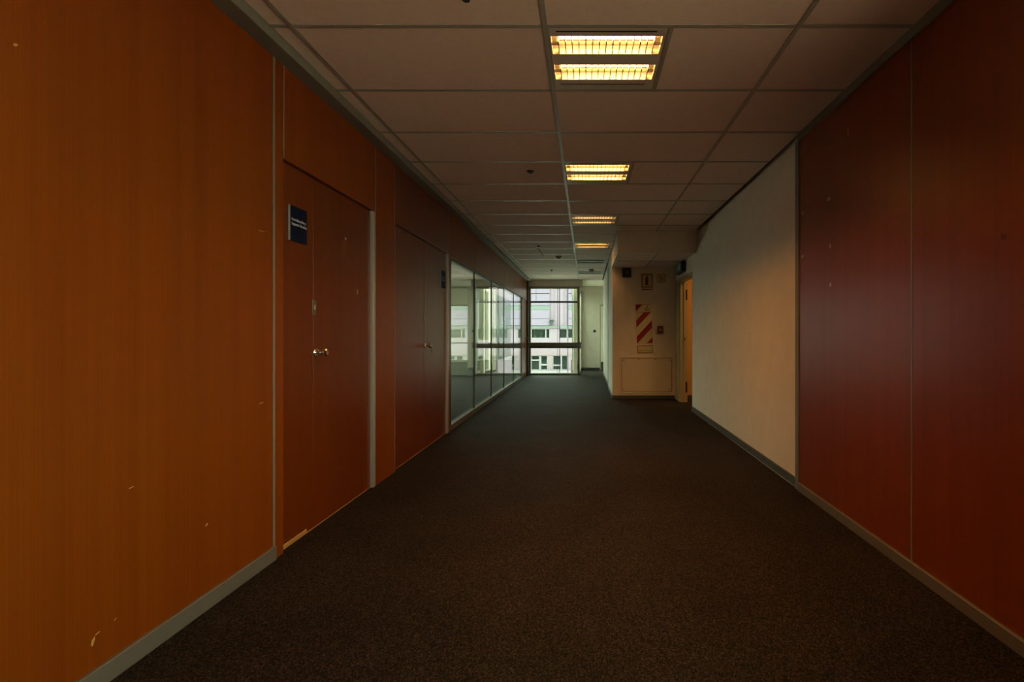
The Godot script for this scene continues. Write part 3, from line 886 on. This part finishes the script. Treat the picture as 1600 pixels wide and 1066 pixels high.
func build_niche_things():
	var D := 8.40
	# black sounder under the soffit
	var s := thing("alarm_sounder", "black square alarm sounder under the bulkhead on the niche wall", "alarm", Vector3(0.722, 2.126, -D))
	slab(s, "body", mats.black, 0.648, 0.797, 2.126, 2.286, D - 0.05, D, 0.008)
	put(s, "lens", lathe([[0.0, 0.0], [0.018, 0.0], [0.016, 0.008], [0.0, 0.012]], 16), mats.sign_edge, Vector3(0.0, 0.078, 0.05), Vector3(PI / 2, 0, 0))

	# extinguisher sign
	var e := thing("extinguisher_sign", "tan sign with a dark red fire extinguisher pictogram", "sign", Vector3(1.077, 1.896, -D))
	slab(e, "plate", mats.sign_tan, 0.978, 1.176, 1.896, 2.186, D - 0.006, D, 0.001)
	for r in [[0.978, 1.176, 2.168, 2.186], [0.978, 1.176, 1.948, 1.962], [0.978, 0.994, 1.962, 2.168], [1.160, 1.176, 1.962, 2.168], [0.982, 1.172, 1.905, 1.917]]:
		slab(e, "border", mats.brown_line, r[0], r[1], r[2], r[3], D - 0.008, D - 0.006)
	var can := put(e, "pictogram", plate(PackedVector2Array([Vector2(-0.024, -0.07), Vector2(0.024, -0.07), Vector2(0.026, 0.035), Vector2(0.014, 0.055), Vector2(0.014, 0.068), Vector2(0.028, 0.074), Vector2(0.026, 0.084), Vector2(-0.018, 0.080), Vector2(-0.014, 0.055), Vector2(-0.026, 0.035)]), 0.002), mats.dark_red, Vector3(1.070, 2.060, -(D - 0.008)) - origin(e))
	can.set_meta("label", "dark red extinguisher pictogram")

	# small notice
	var n := thing("notice", "small square tan notice beside the extinguisher sign", "sign", Vector3(1.33, 2.035, -D))
	slab(n, "plate", mats.sign_tan, 1.257, 1.400, 2.037, 2.177, D - 0.005, D, 0.001)
	slab(n, "border", mats.brown_line, 1.257, 1.400, 2.169, 2.177, D - 0.0065, D - 0.005)
	slab(n, "border", mats.brown_line, 1.257, 1.400, 2.037, 2.045, D - 0.0065, D - 0.005)
	slab(n, "border", mats.brown_line, 1.257, 1.264, 2.045, 2.169, D - 0.0065, D - 0.005)
	slab(n, "border", mats.brown_line, 1.393, 1.400, 2.045, 2.169, D - 0.0065, D - 0.005)
	for w in [[1.285, 1.345, 2.118, 2.130], [1.300, 1.375, 2.092, 2.104], [1.310, 1.340, 2.138, 2.150], [1.300, 1.360, 2.068, 2.074]]:
		slab(n, "mark", mats.brown_line, w[0], w[1], w[2], w[3], D - 0.0065, D - 0.005)

	# striped board for a hanging extinguisher, hung a little askew
	var b := thing("striped_board", "red and cream diagonally striped fire board hung slightly askew", "board", Vector3(1.046, 0.800, -D))
	b.rotation.z = deg_to_rad(2.3)
	var hw := 0.137
	put(b, "plate", block(Vector3(2 * hw, 0.685, 0.006), 0.001), mats.board_cream, Vector3(0, 0.512, 0.003))
	var top := 0.8545
	var bot := 0.1695
	# stripes rising to the top corner, cut to the board
	var rect := PackedVector2Array([Vector2(-hw, bot), Vector2(hw, bot), Vector2(hw, top), Vector2(-hw, top)])
	for c in [[0.566, 0.700], [0.28, 0.405], [0.0, 0.125], [-0.27, -0.17]]:
		var band := PackedVector2Array([Vector2(-0.4, bot + c[0] - 0.4 + hw), Vector2(0.4, bot + c[0] + 0.4 + hw), Vector2(0.4, bot + c[1] + 0.4 + hw), Vector2(-0.4, bot + c[1] - 0.4 + hw)])
		for poly in Geometry2D.intersect_polygons(rect, band):
			var cut: Array = [poly]
			if c[0] < 0.5:
				# the emblem field across the top stays cream
				cut = Geometry2D.clip_polygons(poly, PackedVector2Array([Vector2(-0.2, bot + 0.545), Vector2(0.2, bot + 0.545), Vector2(0.2, top + 0.01), Vector2(-0.2, top + 0.01)]))
			for p in cut:
				put(b, "stripe", plate(p, 0.0016), mats.red, Vector3(0, 0, 0.0068))
	# emblem: a triangle in outline, over a small mark
	var em := PackedVector2Array([Vector2(0.018, 0.742), Vector2(0.112, 0.742), Vector2(0.065, 0.828)])
	var em_in := PackedVector2Array([Vector2(0.034, 0.752), Vector2(0.096, 0.752), Vector2(0.065, 0.808)])
	for k in 3:
		put(b, "emblem", plate(PackedVector2Array([em[k], em[(k + 1) % 3], em_in[(k + 1) % 3], em_in[k]]), 0.0014), mats.brown_line, Vector3(0, 0, 0.0067))
	put(b, "emblem", block(Vector3(0.012, 0.022, 0.0014)), mats.brown_line, Vector3(0.065, 0.772, 0.0067))
	for r in [[0.0, 0.847, 2 * hw, 0.006], [0.0, 0.715, 2 * hw, 0.005]]:
		put(b, "line", block(Vector3(r[2], r[3], 0.0012)), mats.brown_line, Vector3(r[0], r[1], 0.0066))
	# label below
	put(b, "label_plate", block(Vector3(2 * hw, 0.132, 0.006), 0.001), mats.board_cream, Vector3(0, 0.068, 0.003))
	for r in [[0, 0.129, 2 * hw, 0.010], [0, 0.007, 2 * hw, 0.012], [0, 0.042, 2 * hw - 0.04, 0.008]]:
		put(b, "label_line", block(Vector3(r[2], r[3], 0.0014)), mats.brown_line, Vector3(r[0], r[1], 0.0066))
	for sx in [-1, 1]:
		put(b, "label_line", block(Vector3(0.010, 0.12, 0.0014)), mats.brown_line, Vector3(sx * (hw - 0.005), 0.068, 0.0066))

	# fire call point
	var c := thing("call_point", "small dark red fire alarm call point beside the striped board", "alarm", Vector3(1.307, 1.140, -D))
	slab(c, "box", mats.dark_red, 1.257, 1.357, 1.142, 1.274, D - 0.045, D, 0.006)
	slab(c, "button_plate", mats.sign_edge, 1.288, 1.326, 1.190, 1.226, D - 0.049, D - 0.045, 0.002)
	put(c, "button", lathe([[0.0, 0.0], [0.009, 0.0], [0.009, 0.006], [0.0, 0.008]], 14), mats.black, Vector3(0, 0.068, 0.049), Vector3(PI / 2, 0, 0))

	# access panel
	var a := thing("access_panel", "wide white screwed access panel low on the niche wall", "panel", Vector3(1.072, 0.09, -D))
	for r in [[0.602, 1.541, 0.715, 0.743], [0.602, 1.541, 0.092, 0.122], [0.602, 0.630, 0.122, 0.715], [1.513, 1.541, 0.122, 0.715]]:
		slab(a, "frame", mats.panel_white, r[0], r[1], r[2], r[3], D - 0.016, D, 0.003)
	slab(a, "gap", mats.brown_line, 0.630, 1.513, 0.122, 0.715, D - 0.004, D)
	slab(a, "cover", mats.panel_white, 0.638, 1.505, 0.130, 0.707, D - 0.011, D - 0.003, 0.002)
	var screw := lathe([[0.0, 0.0], [0.010, 0.0], [0.008, 0.004], [0.0, 0.004]], 12)
	for p in [[0.668, 0.672], [1.475, 0.672], [0.668, 0.165], [1.475, 0.165], [0.93, 0.69], [1.22, 0.69]]:
		put(a, "screw", screw, mats.brass, Vector3(p[0], p[1], -(D - 0.011)) - origin(a), Vector3(PI / 2, 0, 0))

	# exit sign on the side wall above the doorway
	var x := thing("exit_sign", "dark box exit sign with a green face above the doorway", "sign", Vector3(1.572, 2.10, -7.72))
	slab(x, "box", mats.dark_grey, 1.495, 1.572, 2.115, 2.272, 7.50, 7.98, 0.006)
	slab(x, "face", mats.green, 1.490, 1.4955, 2.128, 2.260, 7.52, 7.96, 0.002)
	var fig := [PackedVector2Array([Vector2(-0.02, 0.012), Vector2(0.012, 0.014), Vector2(0.03, -0.02), Vector2(0.018, -0.026), Vector2(0.002, -0.004), Vector2(-0.02, -0.044), Vector2(-0.034, -0.040), Vector2(-0.016, -0.004)]), PackedVector2Array([Vector2(-0.004, 0.022), Vector2(0.010, 0.022), Vector2(0.010, 0.036), Vector2(-0.004, 0.036)]), PackedVector2Array([Vector2(0.06, -0.044), Vector2(0.11, -0.044), Vector2(0.11, 0.046), Vector2(0.06, 0.046)])]
	for p in fig:
		put(x, "pictogram", plate(p, 0.001), mats.sign_white, Vector3(1.4895, 2.194, -7.70) - origin(x), Vector3(0, -PI / 2, 0))
	slab(x, "cable_box", mats.dark_base, 1.52, 1.572, 2.272, 2.292, 7.55, 7.75, 0.003)

# ---------------------------------------------------------------- outside

func ox(px: float) -> float:
	return (px - 914.9) / FOCAL * 25.0

func oy(py: float) -> float:
	return EYE + (520.4 - py) / FOCAL * 25.0

func out_window(b: Node3D, px0: float, px1: float, py0: float, py1: float, splits: Array, backing: Material):
	# splits: inner panes as pixel boxes; the window frame fills what is between them
	var D := 25.0
	var w := Node3D.new()
	w.name = "window"
	b.add_child(w, true)
	var x0 := ox(px0)
	var x1 := ox(px1)
	var y0 := oy(py1)
	var y1 := oy(py0)
	slab(w, "backing", backing, x0, x1, y0, y1, D + 0.75, D + 0.80)
	slab(w, "reveal", backing, x0, x0 + 0.03, y0, y1, D + 0.30, D + 0.75)
	slab(w, "reveal", backing, x1 - 0.03, x1, y0, y1, D + 0.30, D + 0.75)
	slab(w, "pane", mats.out_glass, x0, x1, y0, y1, D + 0.11, D + 0.115)
	var t := 0.05
	slab(w, "frame", mats.out_frame, x0, x1, y1 - t, y1, D + 0.05, D + 0.15)
	slab(w, "frame", mats.out_frame, x0, x1, y0, y0 + t, D + 0.05, D + 0.15)
	slab(w, "frame", mats.out_frame, x0, x0 + t, y0 + t, y1 - t, D + 0.05, D + 0.15)
	slab(w, "frame", mats.out_frame, x1 - t, x1, y0 + t, y1 - t, D + 0.05, D + 0.15)
	for s in splits:
		slab(w, "glazing_bar", mats.out_frame, ox(s[0]), ox(s[1]), oy(s[3]), oy(s[2]), D + 0.04, D + 0.16)

func build_outside():
	var D := 25.0
	var b := thing("office_building", "white office block across the street seen through the windows", "building", Vector3(ox(862), -8, -D))
	var left := -26.0
	var right := 9.0
	# wall bands with openings left between them
	slab(b, "wall", mats.out_white, left, right, oy(513), 4.05, D, D + 0.3)
	slab(b, "spandrel", mats.out_white, left, right, oy(548.5), oy(529.5), D, D + 0.3)
	slab(b, "wall_band", mats.out_pink, left, right, oy(555), oy(548.5), D - 0.03, D + 0.3)
	slab(b, "wall", mats.out_pink, left, right, -8.0, oy(579), D, D + 0.3)
	slab(b, "ledge", mats.out_frame, left, right, oy(583), oy(579), D - 0.25, D + 0.05)
	slab(b, "back_wall", mats.out_grey, left, right, -8, 4.05, D + 0.85, D + 0.95)
	slab(b, "roof", mats.out_frame, left, right, 4.05, 4.2, D - 0.2, D + 0.95)
	# piers between the windows of the two storeys
	var up := [[829, 859.5], [873, 895.5]]
	var low := [[829, 843.5], [844, 856], [863, 887.5]]
	var pitch := 66.0
	var xs_up := []
	var xs_low := []
	for k in range(-7, 3):
		for u in up:
			xs_up.append([u[0] + pitch * k, u[1] + pitch * k])
		for u in low:
			xs_low.append([u[0] + pitch * k, u[1] + pitch * k])
	for pair in [[xs_up, 513.0, 529.5, mats.out_white], [xs_low, 555.0, 579.0, mats.out_pink]]:
		var list: Array = pair[0]
		var from := left
		for u in list:
			var a: float = ox(u[0])
			if a > from + 0.02:
				slab(b, "pier", pair[3], from, a, oy(pair[2]), oy(pair[1]), D, D + 0.3)
			from = ox(u[1])
		slab(b, "pier", pair[3], from, right, oy(pair[2]), oy(pair[1]), D, D + 0.3)
	for k in range(-7, 3):
		var o := pitch * k
		out_window(b, 829 + o, 859.5 + o, 513, 529.5, [[852 + o, 853.5 + o, 513, 529.5]], mats.out_grey)
		out_window(b, 873 + o, 895.5 + o, 513, 529.5, [[885.5 + o, 888 + o, 513, 529.5]], mats.out_grey)
		out_window(b, 829 + o, 843.5 + o, 555, 579, [[829 + o, 843.5 + o, 562, 564]], mats.out_dark)
		out_window(b, 844 + o, 856 + o, 555, 579, [[844 + o, 856 + o, 569, 571.5]], mats.out_dark)
		out_window(b, 863 + o, 887.5 + o, 555, 579, [[863 + o, 877 + o, 570, 572], [876 + o, 878 + o, 555, 579]], mats.out_dark)
	# cladding of the upper storey: proud lavender sheets, green strips, upright ribs
	for k in range(-5, 2):
		var o := 99.0 * k
		for r in [[440, 458.4], [459.6, 477.5], [484.5, 498], [498.6, 508.5]]:
			slab(b, "cladding", mats.out_lavender, ox(789 + o), ox(859 + o), oy(r[1]), oy(r[0]), D - 0.12, D)
		slab(b, "glass_strip", mats.out_green, ox(789 + o), ox(859 + o), oy(484.2), oy(477.8), D - 0.09, D)
		for p in [866.0, 872.0, 880.5, 885.0]:
			slab(b, "rib", mats.out_lavender, ox(p + o), ox(p + 0.7 + o), oy(508.5), oy(440), D - 0.03, D)
	slab(b, "canopy_band", mats.out_green, left, right, oy(513), oy(509.2), D - 0.06, D)

	var fl := Node3D.new()
	fl.name = "floodlight"
	b.add_child(fl, true)
	fl.set_meta("label", "dark floodlight on a bracket")
	slab(fl, "bracket", mats.out_grey, ox(859.6), ox(865.8), oy(501.4), oy(500), D - 0.45, D, 0.01)
	slab(fl, "housing", mats.out_dark, ox(861), ox(864), oy(508), oy(501.4), D - 0.40, D - 0.18, 0.02)
	slab(fl, "shield", mats.out_grey, ox(858.3), ox(860.4), oy(505), oy(502.5), D - 0.35, D - 0.2, 0.02)

	# leafy plants added in the upper window to imitate reflected trees
	var leaf := plate(PackedVector2Array([Vector2(0, 0), Vector2(0.03, 0.03), Vector2(0.028, 0.07), Vector2(0, 0.11), Vector2(-0.028, 0.07), Vector2(-0.03, 0.03)]), 0.004)
	for p in [[834.5, "pale added plant imitating trees reflected in the upper window across the street"], [844.0, "dense added plant imitating trees reflected in the middle of the upper window across the street"], [853.0, "dark added plant imitating trees reflected at the pier end of the upper window across the street"]]:
		var t := thing("reflection_plant", p[1], "plant", Vector3(ox(p[0]), oy(529.0), -(D + 0.45)), "added plants imitating reflected trees across the street")
		put(t, "pot", lathe([[0.0, 0.0], [0.07, 0.0], [0.09, 0.10], [0.0, 0.10]], 14), mats.out_pink)
		for k in 46:
			var a := rng.randf() * TAU
			var r := rng.randf_range(0.0, 0.05)
			var h := rng.randf_range(0.08, 0.36)
			put(t, "leaf", leaf, mats.leaf_pale if rng.randf() < 0.45 else mats.leaf, Vector3(r * cos(a), h, r * sin(a) * 0.8), Vector3(rng.randf_range(-0.9, 0.9), a, rng.randf_range(-0.9, 0.9)))

	var st := thing("street", "grey street far below between the buildings", "street", Vector3.ZERO, "", "structure")
	slab(st, "asphalt", mats.out_pave, -30, 14, -8.3, -8.0, 10.0, 26)
	var ro := thing("bounce_roof", "added pale roof bouncing daylight indoors between the two buildings", "roof", Vector3.ZERO, "", "structure")  # added below the sight line to bounce daylight up onto the ceilings
	slab(ro, "deck", mats.bounce_deck, -26, 9, -1.5, -1.0, 13.6, 24.7)

func _ready():
	rng.seed = 20240
	set_up_view()
	make_materials()
	build_shell()
	build_lamps()
	build_ceiling_devices()
	build_niche_things()
	build_outside()
